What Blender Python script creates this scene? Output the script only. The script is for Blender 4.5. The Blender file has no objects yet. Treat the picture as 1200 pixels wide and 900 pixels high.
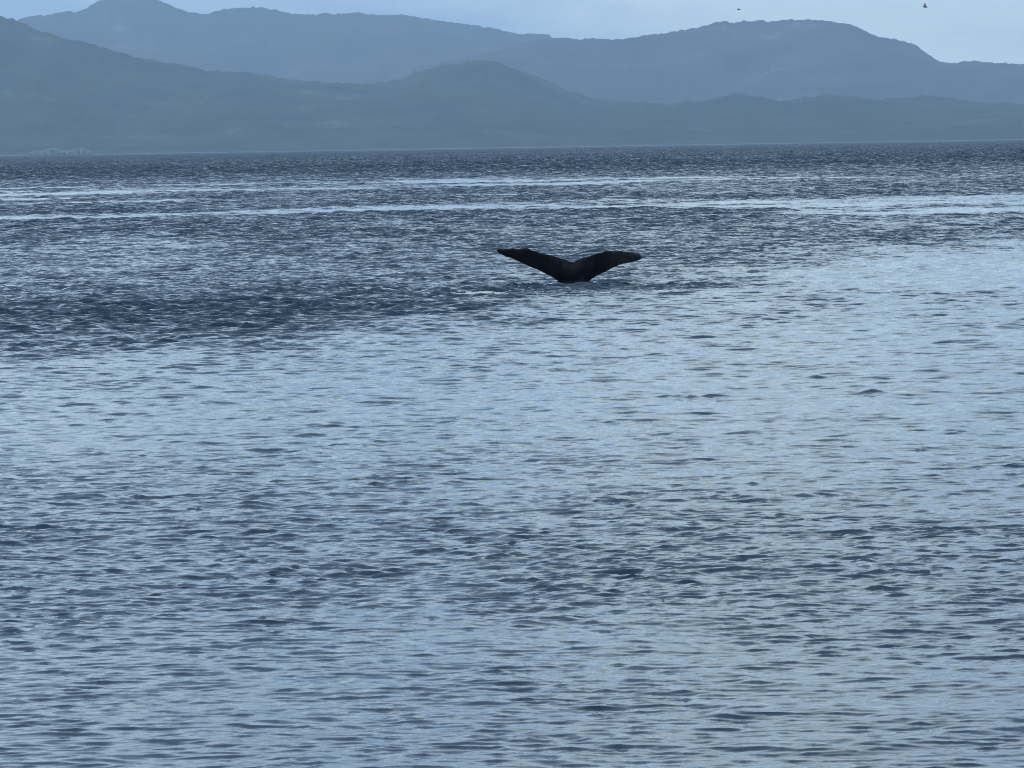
import bpy, bmesh, math
import numpy as np
from mathutils import Matrix, Vector, noise as mnoise

# ------------------------------------------------------------------ camera, sky, sun, exposure
scene = bpy.context.scene
COL = scene.collection
FPX, CAMH = 4557.0, 4.2                       # focal length in pixels of a 1200 wide picture, height of the eye
ROLL, PITCH = math.radians(-0.907), math.atan(278.5 / FPX)
cam_data = bpy.data.cameras.new('camera')
cam = bpy.data.objects.new('camera', cam_data)
COL.objects.link(cam)
cam_data.sensor_width = 36.0
cam_data.lens = 36.0 * FPX / 1200.0
cam_data.clip_start, cam_data.clip_end = 0.5, 90000.0
CM = Matrix.Rotation(math.pi / 2 - PITCH, 4, 'X') @ Matrix.Rotation(ROLL, 4, 'Z')
cam.matrix_world = Matrix.Translation((0, 0, CAMH)) @ CM
scene.camera = cam

SUN_EL, SUN_AZ = math.radians(55), math.radians(-100)      # azimuth from +Y (ahead), negative to the left
world = bpy.data.worlds.new('World')
scene.world = world
world.use_nodes = True
wn, wl = world.node_tree.nodes, world.node_tree.links
wn.clear()
w_out = wn.new('ShaderNodeOutputWorld')
w_bg = wn.new('ShaderNodeBackground'); w_bg.inputs['Strength'].default_value = 0.1
sky = wn.new('ShaderNodeTexSky'); sky.sky_type = 'NISHITA'; sky.sun_disc = False
sky.sun_elevation = SUN_EL; sky.sun_rotation = SUN_AZ
sky.air_density, sky.dust_density, sky.ozone_density = 1.0, 2.0, 1.0
tc = wn.new('ShaderNodeTexCoord')
sep = wn.new('ShaderNodeSeparateXYZ'); wl.new(tc.outputs['Generated'], sep.inputs[0])
grad = wn.new('ShaderNodeMapRange'); wl.new(sep.outputs['Z'], grad.inputs['Value'])   # overcast: brighter towards the zenith
grad.inputs['From Min'].default_value, grad.inputs['From Max'].default_value = 0.0, 0.4
grad.inputs['To Min'].default_value, grad.inputs['To Max'].default_value = 1.0, 1.1
mp = wn.new('ShaderNodeMapping'); wl.new(tc.outputs['Generated'], mp.inputs['Vector'])
mp.inputs['Scale'].default_value = (1, 1, 3.0)
mp.inputs['Location'].default_value = (0.30, 0.0, 0.0)
cn = wn.new('ShaderNodeTexNoise'); wl.new(mp.outputs[0], cn.inputs['Vector'])
cn.inputs['Scale'].default_value = 6.0; cn.inputs['Detail'].default_value = 6.0; cn.inputs['Roughness'].default_value = 0.55
cr = wn.new('ShaderNodeValToRGB'); wl.new(cn.outputs['Fac'], cr.inputs['Fac'])
cr.color_ramp.elements[0].position = 0.41; cr.color_ramp.elements[0].color = (0.74, 1.09, 1.56, 1)
cr.color_ramp.elements[1].position = 0.57; cr.color_ramp.elements[1].color = (1.60, 1.93, 2.02, 1)
vm = wn.new('ShaderNodeVectorMath'); vm.operation = 'SCALE'
wl.new(cr.outputs['Color'], vm.inputs[0])
gm = wn.new('ShaderNodeMath'); gm.operation = 'MULTIPLY'; gm.inputs[1].default_value = 10.0
wl.new(grad.outputs[0], gm.inputs[0]); wl.new(gm.outputs[0], vm.inputs['Scale'])
mx = wn.new('ShaderNodeMix'); mx.data_type = 'RGBA'; mx.inputs['Factor'].default_value = 0.85
cov = wn.new('ShaderNodeMapRange'); cov.interpolation_type = 'SMOOTHSTEP'; wl.new(sep.outputs['Z'], cov.inputs['Value'])   # cloud thins overhead
cov.inputs['From Min'].default_value, cov.inputs['From Max'].default_value = 0.06, 0.55
cov.inputs['To Min'].default_value, cov.inputs['To Max'].default_value = 0.92, 0.18
wl.new(cov.outputs[0], mx.inputs['Factor'])
wl.new(sky.outputs[0], mx.inputs['A']); wl.new(vm.outputs[0], mx.inputs['B'])
wl.new(mx.outputs['Result'], w_bg.inputs['Color']); wl.new(w_bg.outputs[0], w_out.inputs['Surface'])

sun_data = bpy.data.lights.new('sun', 'SUN')
sun_data.energy, sun_data.angle, sun_data.color = 0.8, math.radians(14), (1.0, 0.96, 0.9)
sun = bpy.data.objects.new('sun', sun_data)
COL.objects.link(sun)
to_sun = Vector((math.cos(SUN_EL) * math.sin(SUN_AZ), math.cos(SUN_EL) * math.cos(SUN_AZ), math.sin(SUN_EL)))
sun.rotation_euler = to_sun.to_track_quat('Z', 'Y').to_euler()

vs = scene.view_settings
vs.view_transform, vs.look, vs.exposure, vs.gamma, vs.use_curve_mapping = 'Standard', 'None', 0.0, 1.0, False
scene.cycles.max_bounces = 6
scene.cycles.volume_bounces = 2
scene.cycles.use_denoising = True
scene.cycles.filter_width = 1.0

# ------------------------------------------------------------------ helpers
def at(px, py, Y):
    """world point at distance Y ahead that the photograph shows at pixel (px, py) of 1200 x 900"""
    d = CM.to_3x3() @ Vector(((px - 600) / FPX, -(py - 450) / FPX, -1.0))
    return Vector((0, 0, CAMH)) + d * (Y / d.y)

def mesh_from(name, co, quads, smooth=True):
    co = np.ascontiguousarray(co, dtype=np.float32); quads = np.ascontiguousarray(quads, dtype=np.int32)
    me = bpy.data.meshes.new(name)
    me.vertices.add(len(co)); me.vertices.foreach_set('co', co.ravel())
    me.loops.add(quads.size); me.loops.foreach_set('vertex_index', quads.ravel())
    me.polygons.add(len(quads)); me.polygons.foreach_set('loop_start', np.arange(0, quads.size, 4, dtype=np.int32))
    me.polygons.foreach_set('use_smooth', np.full(len(quads), smooth))
    me.update(calc_edges=True)
    return me

def grid_quads(nr, nc):
    i = np.arange(nr - 1)[:, None] * nc + np.arange(nc - 1)[None, :]
    return np.stack([i, i + 1, i + nc + 1, i + nc], -1).reshape(-1, 4)

def link(name, me, mat, label=None, cat=None, kind=None, parent=None, group=None):
    o = bpy.data.objects.new(name, me); COL.objects.link(o)
    if mat: me.materials.append(mat)
    if label: o['label'] = label
    if cat: o['category'] = cat
    if kind: o['kind'] = kind
    if group: o['group'] = group
    if parent: o.parent = parent
    return o

def smooth(a, b, x):
    t = np.clip((x - a) / (b - a), 0, 1)
    return t * t * (3 - 2 * t)

_tab = np.random.default_rng(7).random((512, 512))
def vnoise(x, y):
    xi, yi = np.floor(x).astype(np.int64), np.floor(y).astype(np.int64)
    fx, fy = x - xi, y - yi
    fx = fx * fx * (3 - 2 * fx); fy = fy * fy * (3 - 2 * fy)
    a = _tab[xi & 511, yi & 511]; b = _tab[(xi + 1) & 511, yi & 511]
    c = _tab[xi & 511, (yi + 1) & 511]; d = _tab[(xi + 1) & 511, (yi + 1) & 511]
    return (a + (b - a) * fx) * (1 - fy) + (c + (d - c) * fx) * fy - 0.5

def fbm(x, y, oct=4, gain=0.5):
    s, a = 0.0, 1.0
    for k in range(oct):
        s = s + a * vnoise(x * 2 ** k + 17.3 * k, y * 2 ** k + 5.1 * k); a *= gain
    return s

# ------------------------------------------------------------------ the sea
def wave_tile(L, N, lmin, lmax, power, wind, spread, seed):
    """periodic wave field of L metres: height and slopes, scaled to unit rms slope"""
    rng = np.random.default_rng(seed)
    k1 = np.fft.fftfreq(N, L / N) * 2 * math.pi
    kx, ky = np.meshgrid(k1, k1, indexing='ij')
    k = np.hypot(kx, ky); k[0, 0] = 1
    lam = 2 * math.pi / k
    amp = k ** (-power) * smooth(lmin * 0.7, lmin * 1.2, lam) * (1 - smooth(lmax * 0.8, lmax * 1.4, lam))
    th = np.arctan2(ky, kx) - wind
    amp = amp * np.sqrt(np.abs(np.cos(th)) ** spread + 0.12)
    H = amp * (rng.normal(size=(N, N)) + 1j * rng.normal(size=(N, N))); H[0, 0] = 0
    h = np.fft.ifft2(H)
    sx, sy = np.fft.ifft2(1j * kx * H).real, np.fft.ifft2(1j * ky * H).real
    dx, dy = np.fft.ifft2(-1j * kx / k * H).real, np.fft.ifft2(-1j * ky / k * H).real
    s = 1 / math.sqrt((sx ** 2 + sy ** 2).mean())
    return L, N, h.real * s, dx * s, dy * s

def sample(tile, x, y, rot):
    L, N, h, dx, dy = tile
    c, s = math.cos(rot), math.sin(rot)
    u, v = ((c * x + s * y) / L * N) % N, ((-s * x + c * y) / L * N) % N
    ui, vi = np.floor(u).astype(np.int32), np.floor(v).astype(np.int32)
    fu, fv = (u - ui), (v - vi)
    ui %= N; vi %= N
    u1, v1 = (ui + 1) % N, (vi + 1) % N
    out = []
    for f in (h, dx, dy):
        out.append((f[ui, vi] * (1 - fu) + f[u1, vi] * fu) * (1 - fv) + (f[ui, v1] * (1 - fu) + f[u1, v1] * fu) * fv)
    return out[0], c * out[1] - s * out[2], s * out[1] + c * out[2]

WIND = math.radians(84)
T0 = wave_tile(317.0, 1024, 2.8, 11.0, 1.8, WIND, 2.0, 4)
T1 = wave_tile(97.0, 1024, 0.9, 2.8, 1.6, WIND, 2.0, 1)
T2 = wave_tile(29.0, 1024, 0.32, 0.95, 1.6, WIND, 2.2, 2)
T3 = wave_tile(8.3, 1024, 0.075, 0.27, 1.6, WIND, 5.0, 3)

def wind(x, Y):
    """how much the wind ruffles the sea at a place: slicks about 0.35, gusts about 1.3"""
    az = x / np.maximum(Y, 5.0)                         # only used to bend the patch borders
    n1 = fbm(x / 9.0, Y / 22.0, 4)
    n2 = fbm(x / 40.0 + 9, Y / 60.0, 3)
    # calmer reach ahead of the boat, its far border running off to the right
    edge = np.interp(x, [-40, -11, -5.7, 0, 5, 12.5, 19.4, 60], [78, 83, 88, 99, 116, 142, 148, 170]) * (1 + 0.16 * n1)
    w = 0.68 + (1.60 - 0.68) * smooth(0.90, 1.13, Y / edge + 0.10 * fbm(x / 2.5 + 70, Y / 5.0 + 9, 3))
    # cat's paws 35 to 55 m off
    band = smooth(34, 42, Y + 10 * n1) * (1 - smooth(50, 60, Y + 14 * n2 + 10 * n1))
    w = w + 0.42 * band * smooth(-0.30, 0.22, n2 + 0.5 * n1)
    w = w + 0.02 * (1 - smooth(30, 40, Y))
    # long slicks
    n3 = fbm(x / 22.0 + 3, Y / 9.0 + 1, 3)
    s2 = 265 + 26 * fbm(x / 24.0 + 40, Y * 0, 3)
    half = np.interp(x, [-60, -20, 10, 40], [6, 9, 24, 34])
    a2 = smooth(1.25, 0.7, np.abs(Y - s2) / half * (1 + 0.7 * n3))
    s1 = 470 + 65 * fbm(x / 45.0 + 80, Y * 0, 3)
    half1 = np.interp(x, [-70, -45, 0, 20, 40, 60], [20, 60, 70, 36, 14, 0.1])
    a1 = smooth(1.3, 0.6, np.abs(Y - s1) / half1 * (1 + 1.1 * n3))
    a3 = smooth(1.3, 0.7, np.abs(Y - 335 - 10 * n3) / 8.0) * smooth(-44, -40, x) * smooth(-25, -29, x)
    far = fbm(x / 60.0 + 31, Y / 260.0 + 2, 4)
    a4 = smooth(0.10, 0.45, far) * smooth(600, 900, Y) * (1 - smooth(1800, 3000, Y))
    st2 = smooth(-0.42, 0.30, fbm(x / 7.0 + 5, Y / 5.0 + 11, 4, 0.6))
    st1 = smooth(-0.30, 0.34, fbm(x / 16.0 + 25, Y / 14.0 + 3, 4, 0.6))
    calm = np.maximum.reduce([0.95 * a2 * (0.35 + 0.65 * st2), 0.85 * a1 * (0.15 + 0.85 * st1), 0.7 * a3 * st2, 0.3 * a4])
    w = w * (1 - calm) + 0.36 * calm
    w = w * (1 + 0.35 * n1 * smooth(20, 60, Y) + 0.2 * n2)
    w = w * (1 + 0.75 * smooth(520, 800, Y))
    # water the tail has stirred up
    w = w + 0.9 * np.exp(-((x - 5.0) / 2.8) ** 2 - ((Y - 115.0) / 3.0) ** 2) + 0.6 * np.exp(-((x - 0.5) / 4.0) ** 2 - ((Y - 114.2) / 1.6) ** 2)
    return np.clip(w, 0.25, 2.8)

def sea_extra(x, Y):
    """single wavelets: the swirl round the tail and two steep little crests"""
    z = 0.11 * np.exp(-((x - 1.0) / 2.9) ** 2) * np.exp(-((Y - 115.6 + 0.02 * (x - 1) ** 2) / 0.55) ** 2)
    z = z + 0.07 * np.exp(-((x - 5.6) / 2.4) ** 2) * np.exp(-((Y - 114.2) / 0.55) ** 2)
    for cx, cy, h, rx, ry in ((5.98, 64.6, 0.075, 0.22, 0.10), (2.55, 64.8, 0.03, 0.16, 0.07), (2.75, 64.6, 0.05, 0.12, 0.09), (2.98, 64.3, 0.06, 0.16, 0.10), (3.30, 64.6, 0.055, 0.20, 0.09), (3.55, 64.8, 0.025, 0.15, 0.07), (3.12, 63.6, 0.03, 0.14, 0.07)):
        z = z + h * np.exp(-((x - cx) / rx) ** 2 - ((Y - cy) / ry) ** 2)
    return z

S0, S1, S2, S3 = 0.012, 0.024, 0.065, 0.205             # rms slopes of the four wave bands near the boat
def sea(x, Y, geo=1.0):
    w = wind(x, Y)
    # wavelets too short for the mesh far out: their steepness moves on to the next longer band
    f0 = 1 - smooth(8000, 9500, Y)
    f1 = 1 - smooth(350, 1000, Y)
    f2 = 1 - smooth(110, 300, Y)
    f3 = 1 - smooth(38, 105, Y)
    # wavelets come in groups with smoother water between
    gr = 0.84 + 0.34 * smooth(-0.35, 0.45, fbm(x / 1.1 + 60, Y / 1.6 + 20, 3)) 
    q3, q2, q1, q0 = S3 ** 2 * (w * gr) ** 2, S2 ** 2 * (w * gr) ** 2, S1 ** 2 * (0.5 + 0.5 * w) ** 2, S0 ** 2
    p3 = q3 * f3
    r = q2 + 0.75 * q3 * (1 - f3); p2 = r * f2
    r = q1 + 0.70 * r * (1 - f2); p1 = r * f1
    r = q0 + 0.35 * r * (1 - f1); p0 = r * f0
    k0, k1, k2, k3 = [np.sqrt(p) * geo for p in (p0, p1, p2, p3)]
    h0, a0, b0 = sample(T0, x, Y, 0.1)
    h1, a1, b1 = sample(T1, x, Y, 0.0)
    h2, a2, b2 = sample(T2, x, Y, 0.16)
    h3, a3, b3 = sample(T3, x, Y, -0.13)
    z = k0 * h0 + k1 * h1 + k2 * h2 + k3 * h3 + sea_extra(x, Y)
    ch = -0.95
    X = x + ch * (0.5 * k1 * a1 + 0.8 * k2 * a2 + k3 * a3)
    V = Y + ch * (0.5 * k1 * b1 + 0.8 * k2 * b2 + k3 * b3)
    total = q0 + q1 + q2 + q3
    micro = np.sqrt(np.maximum(total - k0 ** 2 - k1 ** 2 - k2 ** 2 - k3 ** 2, 0) * 1.0 + (0.06 * w) ** 2)
    return X, V, z, micro

def build_sea():
    rows = [np.linspace(-20000, -200, 5), np.array([-100, -40, -15, -5, 0, 2.5])]
    def geo(a, b, r): return np.exp(np.arange(math.log(a), math.log(b), r))
    rows += [geo(4, 15, 0.03), geo(15, 110, 0.0009), geo(110, 1000, 0.0018), geo(1000, 3000, 0.003), geo(3000, 9500, 0.006), np.array([9500, 11000, 16000, 26000])]
    Y = np.concatenate(rows)
    nin = 272
    t = np.linspace(-1, 1, nin)
    ext = np.array([1.3, 2, 4, 10, 40, 200.])
    half = 0.158 * np.maximum(Y, 0) + 3.4
    xi = half[:, None] * t[None, :]
    xr = np.minimum(half[:, None] * ext[None, :], 20000 - 10 * np.arange(5, -1, -1)[None, :])
    X = np.concatenate([-xr[:, ::-1], xi, xr], 1)
    V = np.repeat(Y[:, None], X.shape[1], 1)
    g = np.zeros(X.shape); g[:, 6:6 + nin] = smooth(1.0, 0.93, np.abs(t))[None, :]
    g[Y < 14] *= 0.0
    g[Y > 9000] = 0.0
    P, Q, Z, m = sea(X, V, g)
    nr, nc = X.shape
    P[:, 0], P[:, -1] = -20000, 20000
    me = mesh_from('sea', np.stack([P, Q, Z], -1).reshape(-1, 3), grid_quads(nr, nc))
    at_ = me.attributes.new('ripple', 'FLOAT', 'POINT'); at_.data.foreach_set('value', m.astype(np.float32).ravel())
    return me

def water_material():
    m = bpy.data.materials.new('sea_water'); m.use_nodes = True
    n, l = m.node_tree.nodes, m.node_tree.links
    b = n['Principled BSDF']
    b.inputs['Base Color'].default_value = (0.010, 0.034, 0.062, 1)
    b.inputs['Roughness'].default_value = 0.06
    b.inputs['IOR'].default_value = 1.333
    g = n.new('ShaderNodeNewGeometry')
    at_ = n.new('ShaderNodeAttribute'); at_.attribute_name = 'ripple'
    acc = None
    for sc, det in (((5.0, 12.0, 8.0), 2.0), ((1.0, 2.2, 1.5), 3.0)):
        t = n.new('ShaderNodeTexNoise'); t.inputs['Scale'].default_value = 1.0; t.inputs['Detail'].default_value = det
        mu = n.new('ShaderNodeVectorMath'); mu.operation = 'MULTIPLY'; mu.inputs[1].default_value = sc
        l.new(g.outputs['Position'], mu.inputs[0]); l.new(mu.outputs[0], t.inputs['Vector'])
        s = n.new('ShaderNodeVectorMath'); s.operation = 'SUBTRACT'; s.inputs[1].default_value = (0.5, 0.5, 0.5)
        l.new(t.outputs['Color'], s.inputs[0])
        if acc is None: acc = s
        else:
            a = n.new('ShaderNodeVectorMath'); a.operation = 'ADD'
            l.new(acc.outputs[0], a.inputs[0]); l.new(s.outputs[0], a.inputs[1]); acc = a
    fl = n.new('ShaderNodeVectorMath'); fl.operation = 'MULTIPLY'; fl.inputs[1].default_value = (4.2, 4.2, 0)
    l.new(acc.outputs[0], fl.inputs[0])
    # wavelets run towards the boat, their fronts steeper than their backs
    lean = n.new('ShaderNodeVectorMath'); lean.operation = 'ADD'; l.new(fl.outputs[0], lean.inputs[0])
    lr = n.new('ShaderNodeMapRange'); l.new(at_.outputs['Fac'], lr.inputs['Value'])
    lr.inputs['From Min'].default_value, lr.inputs['From Max'].default_value = 0.075, 0.22
    lr.inputs['To Min'].default_value, lr.inputs['To Max'].default_value = 0.0, -1.0
    lv = n.new('ShaderNodeCombineXYZ'); l.new(lr.outputs[0], lv.inputs['Y']); l.new(lv.outputs[0], lean.inputs[1])
    k = n.new('ShaderNodeVectorMath'); k.operation = 'SCALE'
    l.new(lean.outputs[0], k.inputs[0]); l.new(at_.outputs['Fac'], k.inputs['Scale'])
    ad = n.new('ShaderNodeVectorMath'); ad.operation = 'ADD'
    l.new(g.outputs['Normal'], ad.inputs[0]); l.new(k.outputs[0], ad.inputs[1])
    nm = n.new('ShaderNodeVectorMath'); nm.operation = 'NORMALIZE'; l.new(ad.outputs[0], nm.inputs[0])
    l.new(nm.outputs[0], b.inputs['Normal'])
    return m

link('sea', build_sea(), water_material(), kind='structure')

# ------------------------------------------------------------------ far hills across the sound
def hill_material(name, dark, light, rock, scale):
    m = bpy.data.materials.new(name); m.use_nodes = True
    n, l = m.node_tree.nodes, m.node_tree.links
    b = n['Principled BSDF']; b.inputs['Roughness'].default_value = 0.9
    b.inputs['Specular IOR Level'].default_value = 0.1
    g = n.new('ShaderNodeNewGeometry')
    t = n.new('ShaderNodeTexNoise'); t.inputs['Scale'].default_value = scale; t.inputs['Detail'].default_value = 8
    t.inputs['Roughness'].default_value = 0.65
    l.new(g.outputs['Position'], t.inputs['Vector'])
    r = n.new('ShaderNodeValToRGB'); l.new(t.outputs['Fac'], r.inputs['Fac'])
    e = r.color_ramp.elements
    e[0].position, e[0].color = 0.38, (*dark, 1)
    e[1].position, e[1].color = 0.60, (*light, 1)
    e2 = e.new(0.70); e2.color = (*rock, 1)
    # bare rock and beach just above the tide line
    s = n.new('ShaderNodeSeparateXYZ'); l.new(g.outputs['Position'], s.inputs[0])
    mr = n.new('ShaderNodeMapRange'); l.new(s.outputs['Z'], mr.inputs['Value'])
    mr.inputs['From Min'].default_value, mr.inputs['From Max'].default_value = 0.8, 2.4
    mr.inputs['To Min'].default_value, mr.inputs['To Max'].default_value = 1.0, 0.0
    mix = n.new('ShaderNodeMix'); mix.data_type = 'RGBA'
    l.new(mr.outputs[0], mix.inputs['Factor']); l.new(r.outputs['Color'], mix.inputs['A'])
    mix.inputs['B'].default_value = (0.22, 0.22, 0.20, 1)
    l.new(mix.outputs['Result'], b.inputs['Base Color'])
    return m

FOREST = hill_material('conifer_forest_slope', (0.018, 0.032, 0.026), (0.060, 0.080, 0.055), (0.16, 0.16, 0.14), 0.0045)
ALPINE = hill_material('far_mountain_slope', (0.025, 0.036, 0.034), (0.09, 0.10, 0.085), (0.26, 0.26, 0.25), 0.0025)

def ridge(name, Y, front, back, pts, mat, seed, rough=0.10, tree=5.0, nx=640, ny=56, lo=-260, hi=1460):
    xs = np.array([p[0] for p in pts], float)
    W = [at(px, py, Y) for px, py in pts]
    wx = np.array([w.x for w in W]); wz = np.array([w.z for w in W])
    X1 = np.linspace(at(lo, 160, Y).x, at(hi, 160, Y).x, nx)
    # smooth curve through the ridge points
    H = np.interp(X1, wx, wz)
    ker = np.hanning(2 * max(2, int(nx * 0.008)) + 1); ker /= ker.sum()
    H = np.convolve(np.pad(H, len(ker) // 2, mode='edge'), ker, 'valid')
    taper = smooth(X1[0], X1[0] + 500, X1) * smooth(X1[-1], X1[-1] - 500, X1)
    H = H + 0.0011 * Y * fbm(X1 / (0.012 * Y) + seed * 5.5, X1 * 0 + seed, 4, 0.6)
    H = H * (0.15 + 0.85 * taper)
    t = np.concatenate([np.linspace(-1, 0, ny), np.linspace(0, 1, 14)[1:]])
    YY = np.where(t < 0, Y + t * front, Y + t * back)
    u = 1 - np.abs(t)
    shape = np.where(t < 0, u ** 1.25, u)
    X, V = np.meshgrid(X1, YY)
    n = fbm(X / 900.0 + seed * 13.7, V / 900.0 + seed, 6, 0.52)
    spur = 1 - 2 * np.abs(fbm(X / 1500.0 + seed * 3.1, V / 2600.0 + seed * 7.7, 4))
    fall = np.sin(np.pi * np.clip(shape, 0, 1)) ** 0.7
    Z = H[None, :] * shape[:, None] * (1 + 0.55 * fall[:, None] * (spur - 0.72))
    Z = Z + rough * H.mean() * n * (0.25 + 0.75 * fall)[:, None] * smooth(0, 0.1, shape)[:, None]
    jag = fbm(X / 16.0 + seed, V / 16.0, 2)
    Z = Z + tree * jag * smooth(0.03, 0.1, shape)[:, None]
    Z = Z - 4.0 * (1 - smooth(0.0, 0.06, shape))[:, None]
    P = X + 0 * V
    me = mesh_from(name, np.stack([P, V, Z], -1).reshape(-1, 3), grid_quads(*X.shape))
    return link(name, me, mat, kind='structure')

ridge('mountain', 23000, 5200, 1500,
      [(-260, 60), (0, 42), (30, 22), (60, 15), (100, 9), (118, 0), (140, -6), (165, -4), (190, 5), (215, 14), (235, 16), (260, 12), (290, 10), (320, 12), (345, 17),
       (365, 17), (390, 14), (415, 13), (440, 17), (470, 19), (500, 20), (540, 24), (570, 31), (600, 37), (640, 39), (665, 45), (700, 60), (800, 90), (1000, 120), (1460, 140)], ALPINE, 1, tree=17)
ridge('mountain', 19000, 4600, 1500,
      [(-260, 120), (300, 110), (450, 90), (560, 62), (620, 48), (665, 46), (700, 45), (745, 45), (780, 40), (810, 37), (845, 27), (880, 27), (900, 27), (920, 24), (945, 25.5),
       (970, 24.5), (990, 27), (1003, 31), (1018, 39), (1045, 44), (1060, 50), (1073, 56), (1082, 65), (1092, 73), (1120, 75), (1150, 74), (1170, 73), (1200, 74.5), (1280, 70), (1460, 90)],
      ALPINE, 2, tree=14)
ridge('hill', 12900, 2400, 1200,
      [(-260, 40), (-100, 15), (-40, 12), (0, 19), (25, 26), (45, 38), (90, 50), (150, 65), (200, 73), (250, 82), (300, 88), (350, 93), (400, 97), (440, 95), (465, 91),
       (490, 85), (515, 79), (535, 74), (555, 72.5), (575, 73.5), (592, 77), (608, 85), (630, 93), (660, 102), (690, 112), (730, 119), (780, 124), (850, 130), (1000, 140), (1460, 150)],
      FOREST, 3, tree=10)
ridge('hill', 12200, 1800, 900,
      [(-260, 130), (300, 145), (600, 140), (680, 130), (720, 122), (760, 119), (800, 121), (828, 119), (848, 114), (860, 113), (885, 117), (910, 119), (950, 114), (985, 110), (1020, 119),
       (1050, 117), (1085, 112), (1120, 116), (1160, 121), (1200, 121), (1300, 118), (1460, 125)], FOREST, 4, tree=10)
ridge('hill', 11200, 900, 700,
      [(-260, 150), (0, 152), (120, 150), (300, 146), (420, 150), (560, 153), (640, 154), (760, 148), (900, 150), (960, 144), (1040, 146), (1100, 138), (1160, 130), (1200, 128), (1300, 126), (1460, 135)],
      FOREST, 5, tree=5, ny=40)

# ------------------------------------------------------------------ low pale reef at the far shore
def reef():
    bm = bmesh.new()
    rng = np.random.default_rng(5)
    for px in np.linspace(38, 104, 34):
        top = 176.5 - 4.0 * math.exp(-((px - 62) / 9) ** 2) - 4.2 * math.exp(-((px - 93) / 8) ** 2) + rng.uniform(-0.6, 0.8)
        Yr = 10150 + rng.uniform(-25, 25)
        p = at(px, top, Yr)
        r = rng.uniform(4, 8)
        M = Matrix.Translation((p.x, Yr, p.z * 0.35)) @ Matrix.Diagonal((r, r * 1.3, max(p.z * 0.65, 1.5), 1))
        res = bmesh.ops.create_icosphere(bm, subdivisions=2, radius=1, matrix=M)
        for v in res['verts']:
            q = v.co * 0.12
            v.co += Vector((mnoise.noise(q), mnoise.noise(q + Vector((9, 0, 0))), mnoise.noise(q + Vector((0, 9, 0))))) * 1.8
    me = bpy.data.meshes.new('rocky_reef'); bm.to_mesh(me); bm.free()
    m = hill_material('pale_reef_rock', (0.16, 0.17, 0.17), (0.24, 0.25, 0.25), (0.32, 0.32, 0.32), 0.08)
    return link('rocky_reef', me, m, 'low pale rocky reef at the foot of the far forested shore', 'reef')
reef()

# ------------------------------------------------------------------ the whale
def fuse(bm, name, voxel, iters=3):
    me = bpy.data.meshes.new(name + '_raw'); bm.to_mesh(me); bm.free()
    o = bpy.data.objects.new(name + '_raw', me); COL.objects.link(o)
    r = o.modifiers.new('r', 'REMESH'); r.mode = 'VOXEL'; r.voxel_size = voxel
    s = o.modifiers.new('s', 'SMOOTH'); s.factor = 0.5; s.iterations = iters
    dg = bpy.context.evaluated_depsgraph_get(); dg.update()
    out = bpy.data.meshes.new_from_object(o.evaluated_get(dg)); out.name = name
    bpy.data.objects.remove(o); bpy.data.meshes.remove(me)
    out.polygons.foreach_set('use_smooth', np.ones(len(out.polygons), dtype=bool))
    return out

def loft(bm, rings):
    vs_ = [[bm.verts.new(p) for p in r] for r in rings]
    n = len(rings[0])
    for a, b in zip(vs_[:-1], vs_[1:]):
        for i in range(n): bm.faces.new((a[i], a[(i + 1) % n], b[(i + 1) % n], b[i]))
    bm.faces.new(vs_[0][::-1]); bm.faces.new(vs_[-1])

def skin_material():
    m = bpy.data.materials.new('wet_whale_skin'); m.use_nodes = True
    n, l = m.node_tree.nodes, m.node_tree.links
    b = n['Principled BSDF']; b.inputs['Roughness'].default_value = 0.34; b.inputs['Specular IOR Level'].default_value = 0.2
    g = n.new('ShaderNodeTexCoord')
    t = n.new('ShaderNodeTexNoise'); t.inputs['Scale'].default_value = 3.0; t.inputs['Detail'].default_value = 6; t.inputs['Roughness'].default_value = 0.7
    l.new(g.outputs['Object'], t.inputs['Vector'])
    r = n.new('ShaderNodeValToRGB'); l.new(t.outputs['Fac'], r.inputs['Fac'])
    e = r.color_ramp.elements
    e[0].position, e[0].color = 0.50, (0.004, 0.0045, 0.006, 1)
    e[1].position, e[1].color = 0.72, (0.020, 0.022, 0.026, 1)
    # scuffed grey towards the fluke tip on the right
    s = n.new('ShaderNodeSeparateXYZ'); l.new(g.outputs['Object'], s.inputs[0])
    mr = n.new('ShaderNodeMapRange'); l.new(s.outputs['X'], mr.inputs['Value'])
    mr.inputs['From Min'].default_value, mr.inputs['From Max'].default_value = 0.7, 2.1
    mu = n.new('ShaderNodeMath'); mu.operation = 'MULTIPLY'; l.new(mr.outputs[0], mu.inputs[0]); l.new(t.outputs['Fac'], mu.inputs[1])
    mix = n.new('ShaderNodeMix'); mix.data_type = 'RGBA'; l.new(mu.outputs[0], mix.inputs['Factor'])
    l.new(r.outputs['Color'], mix.inputs['A']); mix.inputs['B'].default_value = (0.07, 0.075, 0.08, 1)
    l.new(mix.outputs['Result'], b.inputs['Base Color'])
    bp = n.new('ShaderNodeBump'); bp.inputs['Strength'].default_value = 0.25; bp.inputs['Distance'].default_value = 0.02
    l.new(t.outputs['Fac'], bp.inputs['Height']); l.new(bp.outputs[0], b.inputs['Normal'])
    return m

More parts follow.
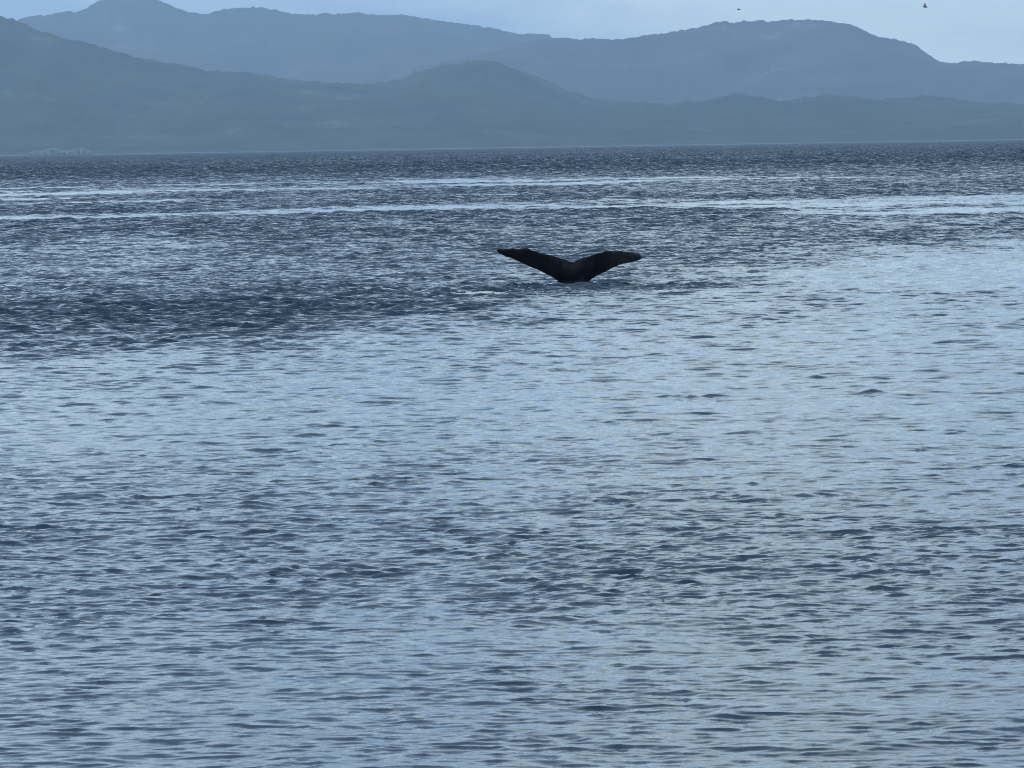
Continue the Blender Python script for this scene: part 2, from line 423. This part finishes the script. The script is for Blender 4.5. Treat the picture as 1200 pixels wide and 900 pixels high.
TAIL_Y = 117.0
base = at(672, 333.6, TAIL_Y)
SC = TAIL_Y / FPX / 5.0                        # metres per pixel of the five-fold study of the tail
def local(cx, cy): return ((cx - 610) * SC, (318 - cy) * SC)
TRAIL = [(161, 104), (168, 98), (185, 97), (205, 101), (240, 98), (270, 96), (305, 95), (340, 97), (370, 104), (400, 113), (450, 130), (500, 145), (550, 163), (590, 178), (608, 183),
         (625, 173), (660, 158), (710, 145), (770, 128), (820, 117), (845, 116), (870, 117), (900, 120), (930, 124), (965, 130), (990, 138), (1008, 149), (1016, 157)]
LEAD = [(161, 106), (170, 117), (185, 127), (210, 140), (250, 153), (300, 176), (350, 201), (400, 221), (440, 243), (480, 263), (512, 286), (540, 312), (610, 330),
        (690, 312), (715, 284), (750, 263), (800, 240), (850, 215), (890, 199), (930, 190), (975, 183), (1008, 170), (1016, 160)]
def build_whale():
    bm = bmesh.new()
    tx, tz = zip(*[local(*p) for p in TRAIL]); lx, lz = zip(*[local(*p) for p in LEAD])
    us = np.linspace(tx[0] + 0.004, tx[-1] - 0.004, 150)
    rng = np.random.default_rng(3)
    rings = []
    for u in us:
        top, bot = np.interp(u, tx, tz), np.interp(u, lx, lz)
        top += 0.012 + 0.05 * float(fbm(np.array(u * 5.0 + 40), np.array(3.3), 3)) * min(1, abs(u) / 0.4); bot -= 0.015 * min(1, abs(u))        # worn trailing edge
        a = abs(u)
        span = a / 2.2
        th = 0.05 + 0.27 * math.exp(-(a / 0.38) ** 2) + 0.10 * (1 - min(span, 1)) ** 1.2  # thickness
        # the blade leans away from the boat at its trailing edge and its tips curl back
        ring = []
        for k in range(20):
            ph = 2 * math.pi * k / 20
            v = 0.5 + 0.5 * math.cos(ph)                      # 1 at the trailing edge
            z = bot + (top - bot) * v
            prof = math.sin(ph) * max(th * (0.30 + 0.70 * (1 - v) ** 0.6), 0.07)
            y = -0.28 * z + 0.22 * span ** 2 + 0.5 * prof
            ring.append((u, y, z))
        rings.append(ring)
    loft(bm, rings)
    # tail stock: oval, running down and forward under the water into the body
    path = [(0.02, -0.10, 0.50, 0.16, 0.05), (0.02, -0.07, 0.40, 0.26, 0.10), (0.02, -0.03, 0.24, 0.36, 0.17), (0.02, 0.03, 0.05, 0.43, 0.24), (0.02, 0.14, -0.22, 0.46, 0.36),
            (0.0, 0.7, -1.1, 0.55, 0.65), (0.0, 1.7, -2.2, 0.80, 0.95), (0.0, 3.4, -3.2, 1.15, 1.20), (0.0, 5.6, -3.9, 1.45, 1.4), (0.0, 8.0, -4.2, 1.5, 1.4),
            (0.0, 10.0, -4.3, 1.3, 1.1), (0.0, 11.4, -4.4, 0.8, 0.6), (0.0, 12.0, -4.4, 0.25, 0.2)]
    rings = []
    for i, (x, y, z, rx, ry) in enumerate(path):
        a, b = path[max(i - 1, 0)], path[min(i + 1, len(path) - 1)]
        d = Vector((b[0] - a[0], b[1] - a[1], b[2] - a[2])).normalized()
        nrm = Vector((1, 0, 0)); up = d.cross(nrm).normalized()
        rings.append([Vector((x, y, z)) + nrm * rx * math.cos(q) + up * ry * math.sin(q) for q in np.linspace(0, 2 * math.pi, 24, endpoint=False)])
    loft(bm, rings)
    bmesh.ops.recalc_face_normals(bm, faces=bm.faces)
    me = fuse(bm, 'humpback_whale', 0.021, 3)
    return me
whale = link('humpback_whale', build_whale(), skin_material(), 'black humpback whale lifting its tail flukes out of the sea', 'whale')
whale.location = (base.x, TAIL_Y, 0.0)

# froth where the tail went through the surface
def foam_material():
    m = bpy.data.materials.new('sea_foam'); m.use_nodes = True
    b = m.node_tree.nodes['Principled BSDF']
    b.inputs['Base Color'].default_value = (0.6, 0.63, 0.64, 1); b.inputs['Roughness'].default_value = 0.7
    return m
FOAM = foam_material()
def foam():
    bm = bmesh.new()
    rng = np.random.default_rng(11)
    pts = []
    for k in range(420):
        px = 560 + rng.normal() * 11; py = 345.2 + rng.normal() * 0.5
        pts.append((px, py, rng.uniform(0.015, 0.06)))
    for k in range(30):
        pts.append((rng.uniform(520, 700), 341 + rng.normal() * 1.5, rng.uniform(0.01, 0.028)))
    for px, py, r in pts:
        dy = py - (181 - 19 * px / 1200)
        Y = CAMH * FPX / dy; x = (px - 600) / FPX * Y
        X, V, z, _ = sea(np.array([x]), np.array([Y]))
        bmesh.ops.create_icosphere(bm, subdivisions=1, radius=1, matrix=Matrix.Translation((X[0], V[0], z[0] + 0.2 * r)) @ Matrix.Diagonal((r * 1.8, r * 1.8, r * 0.7, 1)))
    me = bpy.data.meshes.new('foam'); bm.to_mesh(me); bm.free()
    o = link('foam', me, FOAM, 'thin streak of white foam on the water beside the whale tail', 'foam', 'stuff')
foam()

# ------------------------------------------------------------------ birds over the hills
def bird_material():
    m = bpy.data.materials.new('dark_plumage'); m.use_nodes = True
    n, l = m.node_tree.nodes, m.node_tree.links
    b = n['Principled BSDF']; b.inputs['Roughness'].default_value = 0.8
    t = n.new('ShaderNodeTexNoise'); t.inputs['Scale'].default_value = 12
    r = n.new('ShaderNodeValToRGB'); l.new(t.outputs['Fac'], r.inputs['Fac'])
    r.color_ramp.elements[0].color = (0.02, 0.02, 0.022, 1); r.color_ramp.elements[1].color = (0.06, 0.058, 0.055, 1)
    l.new(r.outputs['Color'], b.inputs['Base Color'])
    return m
PLUMAGE = bird_material()
def bird(px, py, Y, flap, heading, bank, span, label):
    bm = bmesh.new()
    body = [(-0.30, 0.03, 0.012), (-0.20, 0.05, 0.035), (-0.05, 0.09, 0.07), (0.10, 0.09, 0.08), (0.20, 0.05, 0.055), (0.27, 0.055, 0.055), (0.32, 0.03, 0.03), (0.37, 0.010, 0.010)]
    loft(bm, [[(0.75 * w * math.cos(q), y, h * math.sin(q)) for q in np.linspace(0, 2 * math.pi, 10, endpoint=False)] for y, w, h in body])
    for s in (-1, 1):
        rings = []
        for k in range(9):
            t = k / 8
            r = t * span / 2
            el = flap * (1 - 0.6 * max(0, t - 0.45) / 0.55)
            x, z = s * (0.03 + r * math.cos(el)), r * math.sin(el) + 0.03
            ch = 0.20 * (1 - 0.75 * t ** 1.6)
            y0 = 0.10 + 0.10 * math.sin(min(t / 0.5, 1) * 1.57) - 0.28 * max(0, t - 0.45)
            nx, nz = -s * math.sin(el), math.cos(el)
            rings.append([(x + nx * 0.018 * math.sin(q), y0 - ch * (0.5 - 0.5 * math.cos(q)), z + nz * 0.018 * math.sin(q)) for q in np.linspace(0, 2 * math.pi, 8, endpoint=False)])
        loft(bm, rings)
    bmesh.ops.recalc_face_normals(bm, faces=bm.faces)
    me = fuse(bm, 'seabird', 0.014, 1)
    o = link('seabird', me, PLUMAGE, label, 'bird')
    o.location = at(px, py, Y); o.rotation_euler = (0.1, bank, heading)
bird(1084.6, 8.2, 430, 1.22, 1.45, 0.0, 1.25, 'dark seabird with raised wings flying above the notch beside the mountain')
bird(866.0, 11.0, 620, 0.15, 1.2, 0.35, 0.95, 'tiny distant seabird gliding just above the long mountain summit')

# ------------------------------------------------------------------ the hazy air
def haze():
    bm = bmesh.new()
    bmesh.ops.create_cube(bm, size=1, matrix=Matrix.Translation((0, 3000, 550)) @ Matrix.Diagonal((44000, 48000, 1120, 1)))
    me = bpy.data.meshes.new('haze'); bm.to_mesh(me); bm.free()
    m = bpy.data.materials.new('haze_air'); m.use_nodes = True
    n, l = m.node_tree.nodes, m.node_tree.links
    n.remove(n['Principled BSDF'])
    v = n.new('ShaderNodeVolumePrincipled')
    v.inputs['Color'].default_value = (0.55, 0.74, 0.95, 1)
    v.inputs['Density'].default_value = 6.3e-5
    v.inputs['Anisotropy'].default_value = 0.2
    l.new(v.outputs[0], n['Material Output'].inputs['Volume'])
    o = link('haze', me, m, 'pale blue haze lying over the water and the hills', 'haze', 'stuff')
    return o
haze()
